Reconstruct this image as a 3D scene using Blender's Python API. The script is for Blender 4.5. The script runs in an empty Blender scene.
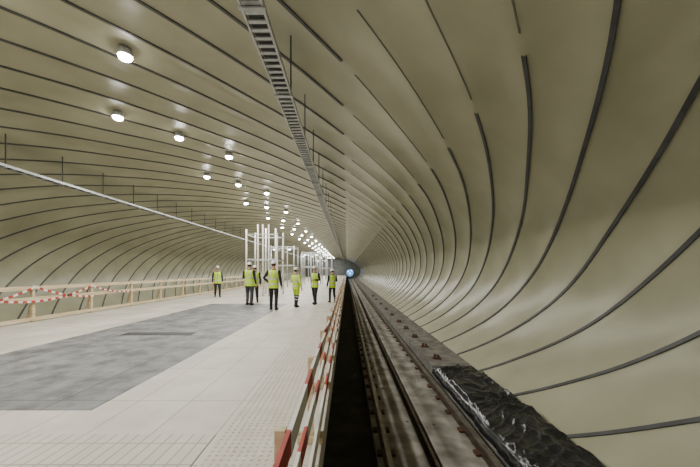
import bpy, math, random
from mathutils import Vector, noise, Matrix
random.seed(4)
scene=bpy.context.scene
R=math.radians

# ------------------------------------------------------------ materials
def new_mat(name):
    m=bpy.data.materials.new(name); m.use_nodes=True
    nt=m.node_tree; b=nt.nodes['Principled BSDF']
    return m,nt,b
def lin(c):
    return tuple(((x/255)/12.92 if x/255<=.04045 else ((x/255+.055)/1.055)**2.4) for x in c)+(1,)
def mat(name,c1,c2=None,scale=4,rough=.6,metal=0,bump=0,detail=6,spec=.5,contrast=(.35,.65),stretch=None):
    m,nt,b=new_mat(name)
    c2=c2 or tuple(x*.85 for x in c1)
    tc=nt.nodes.new('ShaderNodeTexCoord'); n=nt.nodes.new('ShaderNodeTexNoise')
    n.inputs['Scale'].default_value=scale; n.inputs['Detail'].default_value=detail
    mp=nt.nodes.new('ShaderNodeMapping')
    if stretch: mp.inputs['Scale'].default_value=stretch
    nt.links.new(tc.outputs['Object'],mp.inputs['Vector']); nt.links.new(mp.outputs['Vector'],n.inputs['Vector'])
    r=nt.nodes.new('ShaderNodeValToRGB')
    r.color_ramp.elements[0].position=contrast[0]; r.color_ramp.elements[1].position=contrast[1]
    r.color_ramp.elements[0].color=lin(c2); r.color_ramp.elements[1].color=lin(c1)
    nt.links.new(n.outputs['Fac'],r.inputs['Fac']); nt.links.new(r.outputs['Color'],b.inputs['Base Color'])
    b.inputs['Roughness'].default_value=rough; b.inputs['Metallic'].default_value=metal
    b.inputs['Specular IOR Level'].default_value=spec
    if bump:
        bp=nt.nodes.new('ShaderNodeBump'); bp.inputs['Strength'].default_value=bump; bp.inputs['Distance'].default_value=.02
        nt.links.new(n.outputs['Fac'],bp.inputs['Height']); nt.links.new(bp.outputs['Normal'],b.inputs['Normal'])
    return m
def emat(name,c,s):
    m,nt,b=new_mat(name)
    b.inputs['Base Color'].default_value=lin(c); b.inputs['Emission Color'].default_value=lin(c); b.inputs['Emission Strength'].default_value=s
    return m

M_mem=mat('membrane',(174,172,146),(155,153,127),scale=.9,rough=.36,bump=.14,contrast=(.3,.7),detail=9)
M_strip=mat('seam_strip',(80,80,81),(64,64,65),scale=3,rough=.5)
M_seam=mat('thin_seam',(108,106,92),scale=3,rough=.5)
M_conc=mat('track_concrete',(158,153,145),(108,103,96),scale=3.0,rough=.85,bump=.3)
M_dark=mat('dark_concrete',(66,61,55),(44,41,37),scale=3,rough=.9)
M_ledge=mat('ledge_concrete',(134,130,123),(96,93,87),scale=4,rough=.85,bump=.3)
M_drain=mat('drain_slot',(84,84,82),scale=6,rough=.6)
M_rail=mat('rail_steel',(108,94,82),(72,58,48),scale=6,rough=.5,metal=.5)
M_railtop=mat('rail_head',(150,144,136),(120,114,106),scale=6,rough=.3,metal=.8)
M_steel=mat('galvanised',(196,198,198),(170,172,172),scale=8,rough=.4,metal=.3)
M_dsteel=mat('dark_steel',(62,62,62),scale=8,rough=.5,metal=.4)
M_wood=mat('fence_wood',(216,200,166),(190,168,130),scale=3,rough=.7,stretch=(6,.6,6))
M_red=mat('red_paint',(190,62,50),scale=5,rough=.5)
M_white=mat('white_paint',(232,230,224),(214,210,202),scale=5,rough=.5)
M_tact=mat('tactile_stone',(204,198,186),(194,187,174),scale=5,rough=.7)
M_rust=mat('rusty_bracket',(100,66,50),(70,46,36),scale=12,rough=.8)
M_tarp=mat('black_plastic',(40,41,43),(28,29,31),scale=5,rough=.26,spec=.6)
M_endwall=mat('end_wall',(120,124,124),scale=1,rough=.8)
M_lime=mat('hi_vis_lime',(200,230,50),(180,212,40),scale=8,rough=.7)
M_refl=mat('reflective_band',(205,206,204),scale=8,rough=.35)
M_navy=mat('dark_cloth',(34,36,42),(24,25,30),scale=8,rough=.85)
M_grey=mat('grey_cloth',(70,72,78),scale=8,rough=.85)
M_skin=mat('skin',(200,152,124),(188,138,112),scale=10,rough=.55)
M_hair=mat('hair',(50,38,28),scale=30,rough=.7)
M_boot=mat('boots',(28,26,25),scale=10,rough=.6)
M_helm=mat('helmet_white',(232,232,228),(222,222,218),scale=4,rough=.3)
M_eye=mat('eye_dark',(30,24,20),scale=4,rough=.2)
M_lip=mat('lips',(160,92,84),scale=4,rough=.5)
M_lamp=emat('lamp_lens',(255,253,244),60)
M_blue=emat('blue_light',(110,168,220),.9)
M_blue2=emat('blue_signal',(150,205,255),12)
M_wlight=emat('tube_light',(240,248,255),8)

def floor_mat(name,bw,rh,c1,c2,cm,ms=.006,mot=(.82,.81,.79),rough=.55,nscale=.9,lo=.32,hi=.62):
    m,nt,b=new_mat(name)
    tc=nt.nodes.new('ShaderNodeTexCoord')
    br=nt.nodes.new('ShaderNodeTexBrick'); br.offset=0.0
    br.inputs['Scale'].default_value=1.0; br.inputs['Brick Width'].default_value=bw; br.inputs['Row Height'].default_value=rh
    br.inputs['Mortar Size'].default_value=ms; br.inputs['Mortar Smooth'].default_value=.2
    br.inputs['Color1'].default_value=lin(c1); br.inputs['Color2'].default_value=lin(c2); br.inputs['Mortar'].default_value=lin(cm)
    n=nt.nodes.new('ShaderNodeTexNoise'); n.inputs['Scale'].default_value=nscale; n.inputs['Detail'].default_value=12; n.inputs['Roughness'].default_value=.66
    rr=nt.nodes.new('ShaderNodeValToRGB'); rr.color_ramp.elements[0].position=lo; rr.color_ramp.elements[1].position=hi
    rr.color_ramp.elements[0].color=mot+(1,); rr.color_ramp.elements[1].color=(1,1,1,1)
    mx=nt.nodes.new('ShaderNodeMix'); mx.data_type='RGBA'; mx.blend_type='MULTIPLY'; mx.inputs['Factor'].default_value=1
    nt.links.new(tc.outputs['Object'],br.inputs['Vector']); nt.links.new(tc.outputs['Object'],n.inputs['Vector'])
    nt.links.new(n.outputs['Fac'],rr.inputs['Fac']); nt.links.new(br.outputs['Color'],mx.inputs['A']); nt.links.new(rr.outputs['Color'],mx.inputs['B'])
    nt.links.new(mx.outputs['Result'],b.inputs['Base Color']); b.inputs['Roughness'].default_value=rough
    return m
M_floor=floor_mat('platform_stone',.6,1.2,(204,198,187),(196,190,178),(158,152,140),.008,(.74,.73,.71))
M_band=floor_mat('ribbed_stone',.1,.3,(202,196,184),(194,188,176),(156,149,137),.008)
M_patch=floor_mat('wet_screed',1.1,3.6,(134,134,134),(124,124,124),(90,90,90),.012,(.42,.42,.43),.5,2.2,.38,.6)

# ------------------------------------------------------------ mesh builder
class MB:
    def __init__(s): s.v=[];s.f=[];s.m=[];s.mats=[];s.sm=[]
    def mi(s,m):
        if m not in s.mats: s.mats.append(m)
        return s.mats.index(m)
    def face(s,idx,m,sm=False): s.f.append(tuple(idx)); s.m.append(s.mi(m)); s.sm.append(sm)
    def box(s,x0,x1,y0,y1,z0,z1,m):
        o=len(s.v)
        s.v+=[Vector(p) for p in [(x0,y0,z0),(x1,y0,z0),(x1,y1,z0),(x0,y1,z0),(x0,y0,z1),(x1,y0,z1),(x1,y1,z1),(x0,y1,z1)]]
        for q in [(3,2,1,0),(4,5,6,7),(0,1,5,4),(1,2,6,5),(2,3,7,6),(3,0,4,7)]: s.face([o+i for i in q],m)
    def beam(s,p,q,w,h,m,up=(0,0,1)):
        p=Vector(p);q=Vector(q);t=(q-p).normalized();up=Vector(up)
        if abs(t.dot(up))>.95: up=Vector((0,1,0))
        a=t.cross(up).normalized();b=a.cross(t)
        o=len(s.v)
        for c in (p,q):
            for i,j in((-1,-1),(1,-1),(1,1),(-1,1)): s.v.append(c+a*i*w/2+b*j*h/2)
        for k in [(0,1,2,3),(7,6,5,4),(0,4,5,1),(1,5,6,2),(2,6,7,3),(3,7,4,0)]: s.face([o+i for i in k],m)
    def tube(s,pts,rad,m,ref=(1,0,0),n=12,capk=.35):
        pts=[Vector(p) for p in pts];ref=Vector(ref);o=len(s.v);N=len(pts)
        for i,p in enumerate(pts):
            t=(pts[min(i+1,N-1)]-pts[max(i-1,0)]).normalized()
            a=(ref-t*ref.dot(t)).normalized(); b=t.cross(a)
            r=rad[i]; ra,rb=(r if isinstance(r,tuple) else (r,r))
            for k in range(n):
                th=2*math.pi*k/n; s.v.append(p+a*ra*math.cos(th)+b*rb*math.sin(th))
        for i in range(N-1):
            for k in range(n):
                k2=(k+1)%n; s.face([o+i*n+k,o+i*n+k2,o+(i+1)*n+k2,o+(i+1)*n+k],m,True)
        r0=rad[0] if not isinstance(rad[0],tuple) else min(rad[0]); r1=rad[-1] if not isinstance(rad[-1],tuple) else min(rad[-1])
        c0=len(s.v); s.v.append(pts[0]-(pts[1]-pts[0]).normalized()*r0*capk); s.v.append(pts[-1]+(pts[-1]-pts[-2]).normalized()*r1*capk)
        for k in range(n):
            k2=(k+1)%n; s.face([c0,o+k2,o+k],m,True); s.face([c0+1,o+(N-1)*n+k,o+(N-1)*n+k2],m,True)
    def ell(s,c,r,m,nu=14,nv=10,fn=None,vmin=-math.pi/2):
        c=Vector(c);o=len(s.v)
        for j in range(nv+1):
            ph=vmin+(math.pi/2-vmin)*j/nv
            for i in range(nu):
                th=2*math.pi*i/nu; p=Vector((r[0]*math.cos(ph)*math.cos(th),r[1]*math.cos(ph)*math.sin(th),r[2]*math.sin(ph)))
                if fn:p=fn(p)
                s.v.append(c+p)
        for j in range(nv):
            for i in range(nu):
                i2=(i+1)%nu; s.face([o+j*nu+i,o+j*nu+i2,o+(j+1)*nu+i2,o+(j+1)*nu+i],m,True)
    def build(s,name,loc=(0,0,0),rz=0,scale=1):
        me=bpy.data.meshes.new(name); me.from_pydata([tuple(v) for v in s.v],[],s.f)
        for m in s.mats: me.materials.append(m)
        me.polygons.foreach_set('material_index',s.m); me.polygons.foreach_set('use_smooth',s.sm); me.update()
        ob=bpy.data.objects.new(name,me); scene.collection.objects.link(ob)
        ob.location=loc; ob.rotation_euler=(0,0,rz); ob.scale=(scale,)*3
        return ob

Y0,Y1=-6.0,105.0
# ------------------------------------------------------------ vault profile
CX,ZC,A,B=-4.9,1.4,9.31,4.4
th0=-math.asin(2.25/4.4); th1=math.pi-th0
NS=140
prof=[];ss=[0]
for i in range(NS+1):
    th=th0+(th1-th0)*i/NS
    prof.append((CX+A*math.cos(th),ZC+B*math.sin(th),Vector((math.cos(th)/A,0,math.sin(th)/B)).normalized()))
    if i: ss.append(ss[-1]+math.hypot(prof[i][0]-prof[i-1][0],prof[i][1]-prof[i-1][1]))
# axial advance of a seam as it climbs the vault (seams run obliquely round the vault)
KN=[(-1,-1),(0,0),(1,.98),(3.2,3.38),(4.7,5.4),(6.0,7.2),(7.8,9.25),(9.8,11.5),(12.3,14.2),(20,23.0),(40,45.5)]
def HF(s):
    for k in range(1,len(KN)-2):
        if s<=KN[k+1][0] or k==len(KN)-3:
            (xa,ya),(x0,y0),(x1,y1),(xb,yb)=KN[k-1],KN[k],KN[k+1],KN[k+2]
            m0=(y1-ya)/(x1-xa); m1=(yb-y0)/(xb-x0); h=x1-x0; t=(s-x0)/h
            if t>1: return y1+m1*(s-x1)
            return (2*t**3-3*t*t+1)*y0+(t**3-2*t*t+t)*h*m0+(3*t*t-2*t**3)*y1+(t**3-t*t)*h*m1
HS=[HF(s) for s in ss]
SP=1.45; T0=4.40
SUB=7
kmin=int((Y0-T0)/SP)-2; kmax=int((Y1-T0+HS[-1])/SP)+2
def wob(x,y,z,i):
    edge=min(1,ss[i]/1.2,(ss[-1]-ss[i])/1.2)
    return edge*(.03*noise.noise(Vector((x*.5,y*.5,z*.5))))
mb=MB(); rows=(kmax-kmin)*SUB+1
idx={}
for j in range(rows):
    fr=(j%SUB)/SUB; t=T0+(kmin+j/SUB)*SP
    for i,(x,z,nn) in enumerate(prof):
        y=t-HS[i]
        yc=min(max(y,Y0-.3),Y1+.3)
        edge=min(1,ss[i]/1.2,(ss[-1]-ss[i])/1.2)
        d=.04*math.sin(math.pi*fr)*edge+wob(x,y,z,i)
        d+=edge*math.sin(math.pi*fr)*.035*noise.noise(Vector((x*1.2,y*1.2,z*1.2+7)))
        idx[(j,i)]=len(mb.v); mb.v.append(Vector((x,yc,z))+nn*d)
for j in range(rows-1):
    tA=T0+(kmin+j/SUB)*SP
    for i in range(NS):
        y=tA-HS[i]
        if y<Y0-2.5 or y>Y1+2.5: continue
        mb.face([idx[(j,i)],idx[(j,i+1)],idx[(j+1,i+1)],idx[(j+1,i)]],M_mem,True)
mb.build('ceiling')

# batten strips
mb=MB()
for k in range(kmin,kmax+1):
    t=T0+k*SP
    prev=None
    for i,(x,z,nn) in enumerate(prof):
        y=t-HS[i]
        if y<Y0 or y>Y1: prev=None; continue
        gap = (0.07<x<2.15 and z>3)
        i2=min(i+1,NS); i1=max(i-1,0)
        tg=Vector((prof[i2][0]-prof[i1][0],-(HS[i2]-HS[i1]),prof[i2][1]-prof[i1][1])).normalized()
        sd=tg.cross(nn).normalized()
        w=.009 if gap else .028; h=.008 if gap else .018
        p=Vector((x,y,z))+nn*wob(x,y,z,i)
        o=len(mb.v)
        mb.v+=[p+sd*w+nn*.03,p+sd*w-nn*h,p-sd*w-nn*h,p-sd*w+nn*.03]
        if prev is not None and prev[1]==gap:
            q=prev[0]
            for a in range(3): mb.face([q+a,q+a+1,o+a+1,o+a],M_seam if gap else M_strip)
        prev=(o,gap)
mb.build('trim_1')

YA,YB=Y0+.02,Y1-.02
# ------------------------------------------------------------ floor / platform
mb=MB()
XE,XW=-.22,-9.7
mb.box(XW,XE,YA,YB,-.28,0,M_floor)
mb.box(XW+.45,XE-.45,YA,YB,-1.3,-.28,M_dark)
mb.build('floor')
mb=MB(); mb.box(-6.2,-2.75,3.35,14.2,0,.005,M_patch); mb.build('screed_patch')
mb=MB(); mb.box(-5.3,-3.65,7.25,7.55,.005,.012,M_drain)
for i in range(11): mb.box(-5.28+i*.15,-5.2+i*.15,7.28,7.52,.012,.014,M_dsteel)
mb.build('floor_drain_grate')
mb=MB(); mb.box(-9.0,-1.2,1.2,2.85,0,.005,M_band); mb.build('ribbed_paving_band')
mb=MB()
mb.box(-1.15,-.55,-1,11.2,0,.005,M_tact)
for iy in range(0,155):
    for ix in range(10):
        cx=-1.12+ix*.06; cy=1.8+iy*.06; o=len(mb.v)
        for r,z in((.017,.005),(.011,.010)):
            for k in range(6): mb.v.append(Vector((cx+r*math.cos(k*1.047),cy+r*math.sin(k*1.047),z)))
        for k in range(6): mb.face([o+k,o+(k+1)%6,o+6+(k+1)%6,o+6+k],M_tact)
        mb.face([o+6+k for k in range(6)],M_tact)
mb.build('tactile_paving')

# track bed + ledges (both sides)
mb=MB(); mb.box(-14.0,4.2,YA,YB,-1.6,-1.3,M_dark); mb.build('ground')
def side(fx):
    def X(a,b_): 
        a,b_=fx(a),fx(b_); return (a,b_) if a<b_ else (b_,a)
    mb=MB()
    mb.box(*X(.42,1.12),YA,YB,-1.3,-1.13,M_conc)
    mb.box(*X(1.12,1.3),YA,YB,-1.3,-1.2,M_dark)
    mb.box(*X(1.3,2.1),YA,YB,-1.3,-1.13,M_conc)
    mb.build('track_bed')
    mb=MB()
    mb.box(*X(2.14,3.12),YA,YB,-1.3,-.86,M_ledge)
    mb.build('side_ledge')
    for rx in(.57,1.97):
        mb=MB()
        mb.box(*X(rx-.065,rx+.065),YA,YB,-1.13,-1.105,M_rail)
        mb.box(*X(rx-.012,rx+.012),YA,YB,-1.105,-1.03,M_rail)
        mb.box(*X(rx-.036,rx+.036),YA,YB,-1.03,-.995,M_railtop)
        y=.5
        while y<60:
            mb.box(*X(rx-.14,rx-.066),y,y+.13,-1.13,-1.095,M_rust); mb.box(*X(rx+.066,rx+.12),y,y+.13,-1.13,-1.095,M_rust)
            y+=.65
        mb.build('railway_rail')
    mb=MB()
    mb.box(*X(1.19,1.23),YA,YB,-1.2,-1.08,M_rail); mb.build('guide_cable')
side(lambda x:x); side(lambda x:-9.92-x)
for i,y in enumerate([8.3,9.6,11.0,12.6,14.3,16.5,19.0,22.0,25.5,29]):
    mb=MB(); mb.box(2.3,2.52,y,y+.16,-.86,-.83,M_rust); mb.tube([(2.36,y+.08,-.83),(2.36,y+.08,-.74)],[.03,.03],M_rust,n=8); mb.tube([(2.46,y+.08,-.83),(2.46,y+.08,-.76)],[.03,.03],M_rust,n=8)
    mb.beam((2.36,y+.08,-.76),(2.46,y+.08,-.78),.03,.03,M_rust)
    mb.build('anchor_bracket')
# loose concrete debris in the track, one object
mb=MB()
for i in range(90):
    yy=random.uniform(3,22); xx=random.choice([random.uniform(.72,1.05),random.uniform(1.36,1.78),random.uniform(.0,.36)])
    zz=-1.13 if xx>.4 else -1.3; s_=random.uniform(.012,.035)
    jit=[random.uniform(.6,1.2) for _ in range(3)]
    mb.ell((xx,yy,zz+s_*.4),(s_*jit[0],s_*jit[1],s_*.6),M_conc if i%3 else M_rust,6,4)
mb.build('track_debris')

# black plastic sheet: broad soft folds with sharp creases, hem draped over the ledge
mb=MB(); NX,NY=90,380
for j in range(NY+1):
    for i in range(NX+1):
        fx=i/NX; fy=j/NY; y=2.4+5.3*fy
        x0=2.1+.03*noise.noise(Vector((0,y*2,3)))
        if fx<.14:
            k=fx/.14; x=x0+.02*k; zb=-1.02-.04*noise.noise(Vector((2,y*1.5,3)))+(.17+.04*noise.noise(Vector((2,y*1.5,3))))*k
            bulge=.02*noise.noise(Vector((y*5,k,4)))
            mb.v.append(Vector((x-abs(bulge),y,zb))); continue
        g=(fx-.14)/.86; xr=3.06
        x=x0+.02+(xr-x0-.02)*g
        e=min(1,g/.08)*min(1,fy/.04,(1-fy)/.05)*min(1,(1-g)/.1+.3); e=e*e*(3-2*e)
        wx=x+.35*noise.noise(Vector((x*1.3,y*1.3,2))); wy=y+.35*noise.noise(Vector((x*1.3,y*1.3,9)))
        f1=noise.noise(Vector((wx*1.6,wy*1.1,1)))
        c1=max(0,1-abs(noise.noise(Vector((wx*2.2+wy*1.2,wy*1.0-wx,5))))*4)
        c2=max(0,1-abs(noise.noise(Vector((wx*3.2-wy*3.5,wy*2+wx,15))))*5)
        c3=max(0,1-abs(noise.noise(Vector((wx*7+wy*4,wy*6-wx*3,25))))*5)
        z=-.85+e*(.03+.035*f1+.05*c1+.028*c2+.012*c3+.04*g)
        mb.v.append(Vector((x,y,max(z,-.855))))
for j in range(NY):
    for i in range(NX):
        a=j*(NX+1)+i; mb.face([a,a+1,a+NX+2,a+NX+1],M_tarp,True)
mb.build('black_plastic_sheet')

# ------------------------------------------------------------ end walls
mb=MB()
mb.box(-14.5,4.6,Y0-.4,Y0,-1.6,6.4,M_endwall); mb.build('wall_back')
mb=MB()
mb.box(-14.5,4.6,Y1,Y1+.4,-1.6,6.4,M_endwall)
mb.build('wall_front')
mb=MB(); cx,cz,r=1.0,.9,1.35; n=28
o=len(mb.v)
for k in range(n): mb.v.append(Vector((cx+r*math.cos(2*math.pi*k/n),Y1-.12,cz+r*math.sin(2*math.pi*k/n))))
mb.face(list(range(o,o+n)),M_blue)
for k in range(n):
    a0,a1=2*math.pi*k/n,2*math.pi*(k+1)/n
    mb.beam((cx+r*math.cos(a0),Y1-.2,cz+r*math.sin(a0)),(cx+r*math.cos(a1),Y1-.2,cz+r*math.sin(a1)),.3,.3,M_endwall,(0,1,0))
for dx,dz in((-.6,.5),(.5,.7),(0,-.2)): mb.box(cx+dx-.14,cx+dx+.14,Y1-.3,Y1-.14,cz+dz-.1,cz+dz+.1,M_blue2)
mb.build('tunnel_portal')

# ------------------------------------------------------------ lamps
def lampmesh():
    mb=MB()
    mb.tube([(0,0,.16),(0,0,0)],[.11,.135],M_steel,n=20,capk=0)
    mb.ell((0,0,-.001),(.125,.125,.09),M_lamp,18,6,lambda p:Vector((p.x,p.y,-p.z)),0)
    return mb
LM=None
def ell_z(x): return ZC+B*math.sqrt(max(0,1-((x-CX)/A)**2))
def lamp(x,y,P=125):
    global LM
    if LM is None:
        ob=lampmesh().build('ceiling_downlight'); LM=ob.data
    else:
        ob=bpy.data.objects.new('ceiling_downlight',LM); scene.collection.objects.link(ob)
    z=ell_z(x)-.13; ob.location=(x,y,z)
    l=bpy.data.lights.new('downlight','AREA'); l.shape='DISK'; l.size=.24; l.energy=P; l.color=(1,.985,.92)
    lo=bpy.data.objects.new('light',l); scene.collection.objects.link(lo); lo.parent=ob; lo.location=(0,0,-.1)
for x,y0 in((-4.3,6.03),(-5.25,4.43),(-6.15,3.05)):
    y=y0
    while y-5.3>Y0+1: y-=5.3
    while y<Y1-2:
        lamp(x,y); y+=5.3

# ------------------------------------------------------------ cable ladders
def ladder(x,z,w,name,step,sides,dep=.07):
    mb=MB()
    for s in(-1,1):
        mb.box(x+s*w/2-.014,x+s*w/2+.014,YA,YB,z,z+dep,M_steel)
    y=Y0+.1
    while y<60:
        mb.box(x-w/2,x+w/2,y,y+.05,z+.01,z+.03,M_steel); y+=step
    mb.box(x-w*.36,x+w*.36,YA,YB,z+.032,z+.06,M_dsteel)
    y=-5.1
    while y<70:
        for s in sides:
            xx=x+s*w/2; mb.beam((xx,y,z+.02),(xx,y,ell_z(xx)-.02),.02,.02,M_dsteel)
        mb.box(x-w/2-.03,x+w/2+.03,y-.02,y+.02,z-.02,z,M_steel)
        y+=1.7
    return mb.build(name)
ladder(-1.04,4.38,.24,'cable_ladder',.13,(1,))
ladder(-9.45,4.35,.24,'cable_ladder',.3,(1,))

# ------------------------------------------------------------ left timber fence
mb=MB()
xf=-9.3; y=5.0
while y<46:
    mb.box(xf-.04,xf+.04,y-.04,y+.04,0,1.08,M_wood)
    mb.beam((xf-.02,y,.6),(xf-.26,y+.1,.03),.05,.05,M_wood)
    y+=2.1
for z in(1.0,.68): mb.box(xf+.04,xf+.07,4.6,46,z-.055,z+.055,M_wood)
mb.box(xf+.04,xf+.07,4.6,46,.04,.14,M_wood)
def tape(p,q,w,sag,seg):
    p=Vector(p);q=Vector(q);L=(q-p).length;n=max(2,int(L/seg)); pts=[]
    for i in range(n+1):
        u=i/n; c=p.lerp(q,u); c.z-=sag*4*u*(1-u); pts.append(c)
    for i in range(n): mb.beam(pts[i],pts[i+1],.005,w,M_red if i%2 else M_white)
T=xf+.09
tape((T,7.0,1.03),(T,9.2,.6),.06,.1,.12); tape((T,7.1,.55),(T,9.2,1.03),.06,.1,.12)
tape((T,9.2,1.03),(T,11.3,.6),.06,.1,.12); tape((T,9.2,.6),(T,11.3,1.0),.06,.1,.12)
tape((T,11.3,.95),(T,13.4,.65),.05,.1,.12); tape((T,4.9,.6),(T,7.1,1.02),.06,.1,.12)
mb.build('timber_fence')

# ------------------------------------------------------------ platform edge barrier
mb=MB()
xb=-.32; y=-1.0; i=0
while y<34:
    mb.box(xb-.025,xb+.025,y-.025,y+.025,0,.74,M_wood)
    mb.beam((xb,y-.06,.03),(xb,y+.06,.03),.22,.05,M_wood)
    mb.beam((xb-.02,y,.55),(xb-.13,y,.03),.03,.04,M_wood,(0,1,0))
    y+=1.25
def sb(p,q,w,t,seg,off=0):
    p=Vector(p);q=Vector(q);L=(q-p).length;n=max(1,int(L/seg))
    for i in range(n): mb.beam(p+(q-p)*i/n,p+(q-p)*(i+1)/n,t,w,M_red if (i+off)%3==1 else M_white)
y=-1; k=0
while y<33:
    dz=random.uniform(-.03,.03)
    sb((xb+.04,y,.67+dz),(xb+.04,y+1.25,.67-dz),.12,.022,.3,k)
    sb((xb+.04,y,.38-dz),(xb+.04,y+1.25,.38+dz),.12,.022,.3,k+1)
    sb((xb+.07,y,.12),(xb+.07,y+1.25,.12),.14,.022,.4,k+2)
    y+=1.25; k+=1
mb.build('striped_safety_barrier')

# ------------------------------------------------------------ steel frame (lift shaft) + panels
mb=MB()
for x,y,h in((-6.05,18.7,4.0),(-5.35,18.7,4.3),(-5.05,18.7,4.3),(-4.7,18.7,4.3),(-5.35,20.5,4.3),(-4.7,20.5,4.3),(-4.2,20.5,4.0),(-4.2,18.7,3.8),(-6.05,20.5,4.0)):
    mb.tube([(x,y,0),(x,y,h)],[.05,.05],M_white,n=12,capk=0)
    mb.box(x-.12,x+.12,y-.12,y+.12,0,.03,M_steel)
for z in(3.7,2.2,):
    mb.beam((-6.05,18.7,z),(-4.2,18.7,z),.05,.07,M_steel); mb.beam((-6.05,20.5,z),(-4.2,20.5,z),.05,.07,M_steel)
    mb.beam((-6.05,18.7,z),(-6.05,20.5,z),.05,.07,M_steel); mb.beam((-4.2,18.7,z),(-4.2,20.5,z),.05,.07,M_steel)
mb.build('lift_shaft_frame')
for fx,fy,hh in((-5.6,27,3.7),(-3.9,34,3.6),(-5.2,42,3.8),(-3.6,52,4.0),(-5.0,62,3.8)):
    mb=MB()
    for x in(-1.0,0,1.0):
        for yy in(0,2.2): mb.tube([(x,yy,0),(x,yy,hh)],[.05,.05],M_steel,n=10,capk=0)
    for z in(2,hh-.1):
        for yy in(0,2.2): mb.beam((-1.05,yy,z),(1.05,yy,z),.06,.08,M_steel)
        for x in(-1.0,1.0): mb.beam((x,0,z),(x,2.2,z),.06,.08,M_steel)
    for q in(-.8,.5): mb.beam((q,-.05,hh-.35),(q+.22,-.05,hh-.35),.06,.08,M_wlight)
    mb.build('scaffold_frame',loc=(fx,fy,0))

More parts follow.
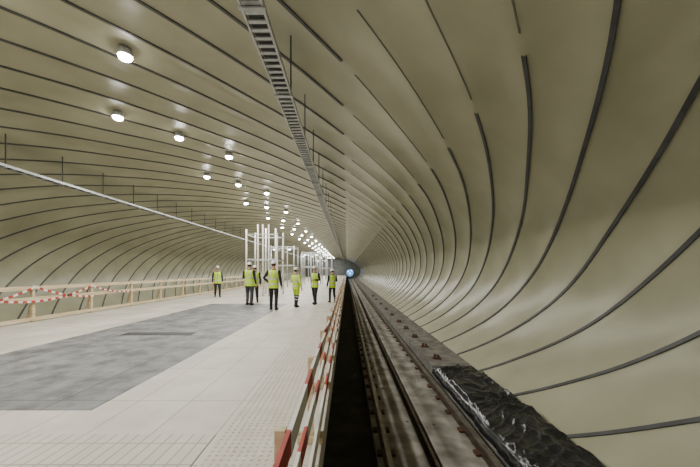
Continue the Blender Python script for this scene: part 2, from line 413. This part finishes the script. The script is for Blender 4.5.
# ------------------------------------------------------------ people
def person(name,x,y,h,face,stride=.08,arms=('down','down'),trouser=M_navy,sleeve=M_navy,helmet=M_helm,hv=False,headturn=0,z0=0):
    S=h/1.80
    raw=MB(); m0=M_navy
    raw.tube([(0,0,.78),(0,0,.86),(0,0,.96),(0,0,1.1),(0,0,1.25),(0,0,1.36),(0,.005,1.43),(0,.005,1.48),(0,-.01,1.56)],
             [(.185,.135),(.19,.138),(.185,.132),(.172,.122),(.19,.13),(.2,.122),(.15,.09),(.07,.068),(.058,.06)],m0,n=24)
    for s,st in((1,stride),(-1,-stride)):
        hip=Vector((.092*s,0,.9)); kn=Vector((.105*s,-st*.55-.025,.49)); an=Vector((.115*s,-st+.02,.1))
        if st<0: kn.y=-st*.45-.03
        raw.tube([hip,hip.lerp(kn,.4),kn,kn.lerp(an,.4),an],[(.098,.1),(.088,.09),(.066,.07),(.063,.068),(.055,.06)],m0,n=16)
        raw.tube([an+Vector((0,.07,-.05)),an+Vector((.005*s,-.02,-.045)),an+Vector((.01*s,-.12,-.06)),an+Vector((.015*s,-.19,-.066))],[(.042,.05),(.05,.055),(.05,.042),(.04,.03)],m0,n=14)
    armb=[]
    for s,a in((1,arms[0]),(-1,arms[1])):
        sh=Vector((.195*s,.005,1.4))
        if a=='down': el=Vector((.255*s,.03,1.12)); wr=Vector((.27*s,-.05,.87))
        elif a=='swing': el=Vector((.255*s,.1,1.14)); wr=Vector((.27*s,.08,.88))
        elif a=='front': el=Vector((.26*s,.02,1.13)); wr=Vector((.1*s,-.2,1.14))
        elif a=='hip': el=Vector((.34*s,.06,1.16)); wr=Vector((.2*s,-.06,1.0))
        raw.tube([sh+Vector((-.04*s,0,.02)),sh,sh.lerp(el,.5),el,el.lerp(wr,.4),wr],[.06,.067,.058,.048,.046,.034],m0,ref=(0,1,0),n=14)
        armb.append((sh,el,wr,s))
    tmp=raw.build('tmp_body')
    md=tmp.modifiers.new('r','REMESH'); md.mode='VOXEL'; md.voxel_size=.015
    sm=tmp.modifiers.new('s','SMOOTH'); sm.iterations=4; sm.factor=.5
    dg=bpy.context.evaluated_depsgraph_get(); ev=tmp.evaluated_get(dg); me=bpy.data.meshes.new_from_object(ev)
    V=[v.co.copy() for v in me.vertices]; F=[tuple(p.vertices) for p in me.polygons]
    bpy.data.objects.remove(tmp,do_unlink=True)
    for v in V:
        if v.z<0: v.z=0
        elif v.z>.12:
            d=noise.noise(Vector((v.x*9,v.y*9,v.z*7)))*.006; v.x+=d; v.y+=d
    def dseg(p,a,b):
        t=max(0,min(1,(p-a).dot(b-a)/(b-a).length_squared)); return (p-(a+(b-a)*t)).length
    out=MB(); out.v=V
    for f in F:
        p=Vector((0,0,0))
        for i in f: p+=V[i]
        p/=len(f)
        tor=(p.x/.2)**2+(p.y/.145)**2
        da=min(min(dseg(p,a,b),dseg(p,b,c)) for a,b,c,s in armb)
        isarm=(da<.075 and (tor>1.0 or p.z<.75)) or (da<.07 and abs(p.x)>.205)
        if p.z>1.485: m=M_skin
        elif isarm and p.z<1.47:
            m=M_lime if hv else sleeve
            if hv and 1.2<p.z<1.25: m=M_refl
        elif p.z>.79:
            m=M_lime
            if .92<p.z<.965 or 1.1<p.z<1.145: m=M_refl
            elif p.z>=1.145 and .085<abs(p.x)<.12: m=M_refl
            elif p.y<0 and abs(p.x)<.012: m=M_dsteel
            if p.z>1.455: m=sleeve
        elif p.z<.12: m=M_boot
        else:
            m=trouser
            if hv:
                m=M_lime if p.z>.55 else M_navy
                if .32<p.z<.37 or .45<p.z<.5: m=M_refl
        out.face(f,m,True)
    for sh,el,wr,s in armb:
        d=(wr-el).normalized(); 
        nrm=Vector((-s,0,0)); nrm=(nrm-d*nrm.dot(d)); 
        if nrm.length<.3: nrm=Vector((0,0,-1))-d*(-d.z)
        nrm.normalize(); w=Vector((0,-1,0)); w=w-d*w.dot(d)-nrm*w.dot(nrm)
        if w.length<.2: w=d.cross(nrm)
        w.normalize()
        out.tube([wr-d*.02,wr+d*.02,wr+d*.06,wr+d*.095],[(.026,.02),(.034,.017),(.041,.016),(.038,.012)],M_skin,ref=w,n=12)
        for off,L in((.03,.068),(.011,.077),(-.009,.072),(-.028,.056)):
            r=wr+d*.09+w*off
            out.tube([r,r+d*L*.45+nrm*.006,r+d*L*.8+nrm*.022,r+d*L*.95+nrm*.04],[.009,.0085,.0078,.0065],M_skin,ref=w,n=8)
        r=wr+d*.03+w*.03
        out.tube([r,r+w*.022+d*.028+nrm*.01,r+w*.03+d*.055+nrm*.02],[.012,.0105,.008],M_skin,ref=nrm,n=8)
    hb=MB(); hc=Vector((0,-.015,1.655))
    def hf(p):
        k=max(0,-p.z/.115); p.x*=1-.28*k*k; 
        if p.y>0: p.y*=1-.25*k
        return p
    hb.ell(hc,(.076,.096,.118),M_skin,20,14,hf)
    hb.tube([hc+Vector((0,-.09,.015)),hc+Vector((0,-.108,-.018)),hc+Vector((0,-.1,-.03))],[.008,.014,.012],M_skin,n=8)
    for s in(1,-1):
        hb.ell(hc+Vector((.077*s,.008,-.005)),(.012,.02,.032),M_skin,10,8)
        hb.ell(hc+Vector((.031*s,-.083,.008)),(.012,.008,.008),M_eye,8,6)
        hb.beam(hc+Vector((.017*s,-.09,.026)),hc+Vector((.048*s,-.082,.026)),.006,.007,M_hair)
    hb.ell(hc+Vector((0,-.083,-.055)),(.025,.008,.007),M_lip,10,6)
    hb.ell(hc+Vector((0,.014,.012)),(.082,.092,.112),M_hair,18,12,lambda p:Vector((p.x,max(p.y,-.03 if p.z<.02 else -.075),max(p.z,-.06))))
    hb.ell(hc+Vector((0,.006,.035)),(.1,.122,.108),helmet,20,8,None,0)
    hb.ell(hc+Vector((0,-.02,.035)),(.112,.15,.012),helmet,20,6)
    hb.tube([hc+Vector((0,-.1,.085)),hc+Vector((0,-.05,.135)),hc+Vector((0,.02,.146)),hc+Vector((0,.08,.115))],[.012,.013,.013,.012],helmet,n=8)
    rot=Matrix.Rotation(headturn,4,'Z')
    o=len(out.v)
    out.v+=[rot@v for v in hb.v]
    for f,mi,sm_ in zip(hb.f,hb.m,hb.sm): out.face([o+i for i in f],hb.mats[mi],sm_)
    return out.build(name,loc=(x,y,z0),rz=R(face),scale=S)

person('construction_worker',-7.45,17.9,1.80,25,stride=.2,arms=('swing','down'))
person('construction_worker',-4.3,13.7,1.90,170,stride=.06,arms=('front','down'),trouser=M_grey,headturn=.3,z0=.005)
person('construction_worker',-4.42,14.9,1.78,200,stride=.1,arms=('down','down'),trouser=M_navy)
person('construction_worker',-2.83,12.0,1.90,178,stride=.09,arms=('hip','down'),z0=.005)
person('construction_worker',-2.13,13.0,1.66,150,stride=.12,arms=('front','down'),trouser=M_navy,hv=True,headturn=-.4)
person('construction_worker',-1.45,14.1,1.74,-30,stride=.14,arms=('front','swing'))
person('construction_worker',-.7,14.8,1.62,205,stride=.08,arms=('down','front'),headturn=.4)

# ------------------------------------------------------------ world & camera
w=bpy.data.worlds.new('World'); scene.world=w; w.use_nodes=True
w.node_tree.nodes['Background'].inputs[0].default_value=(.5,.55,.6,1); w.node_tree.nodes['Background'].inputs[1].default_value=.2
cam=bpy.data.cameras.new('Camera'); co=bpy.data.objects.new('Camera',cam); scene.collection.objects.link(co)
co.location=(0,0,1.5); co.rotation_euler=(R(90),0,0); cam.sensor_width=36; cam.lens=16
cam.shift_x=3/700; cam.shift_y=37.5/700; cam.clip_end=500; cam.clip_start=.05
scene.camera=co
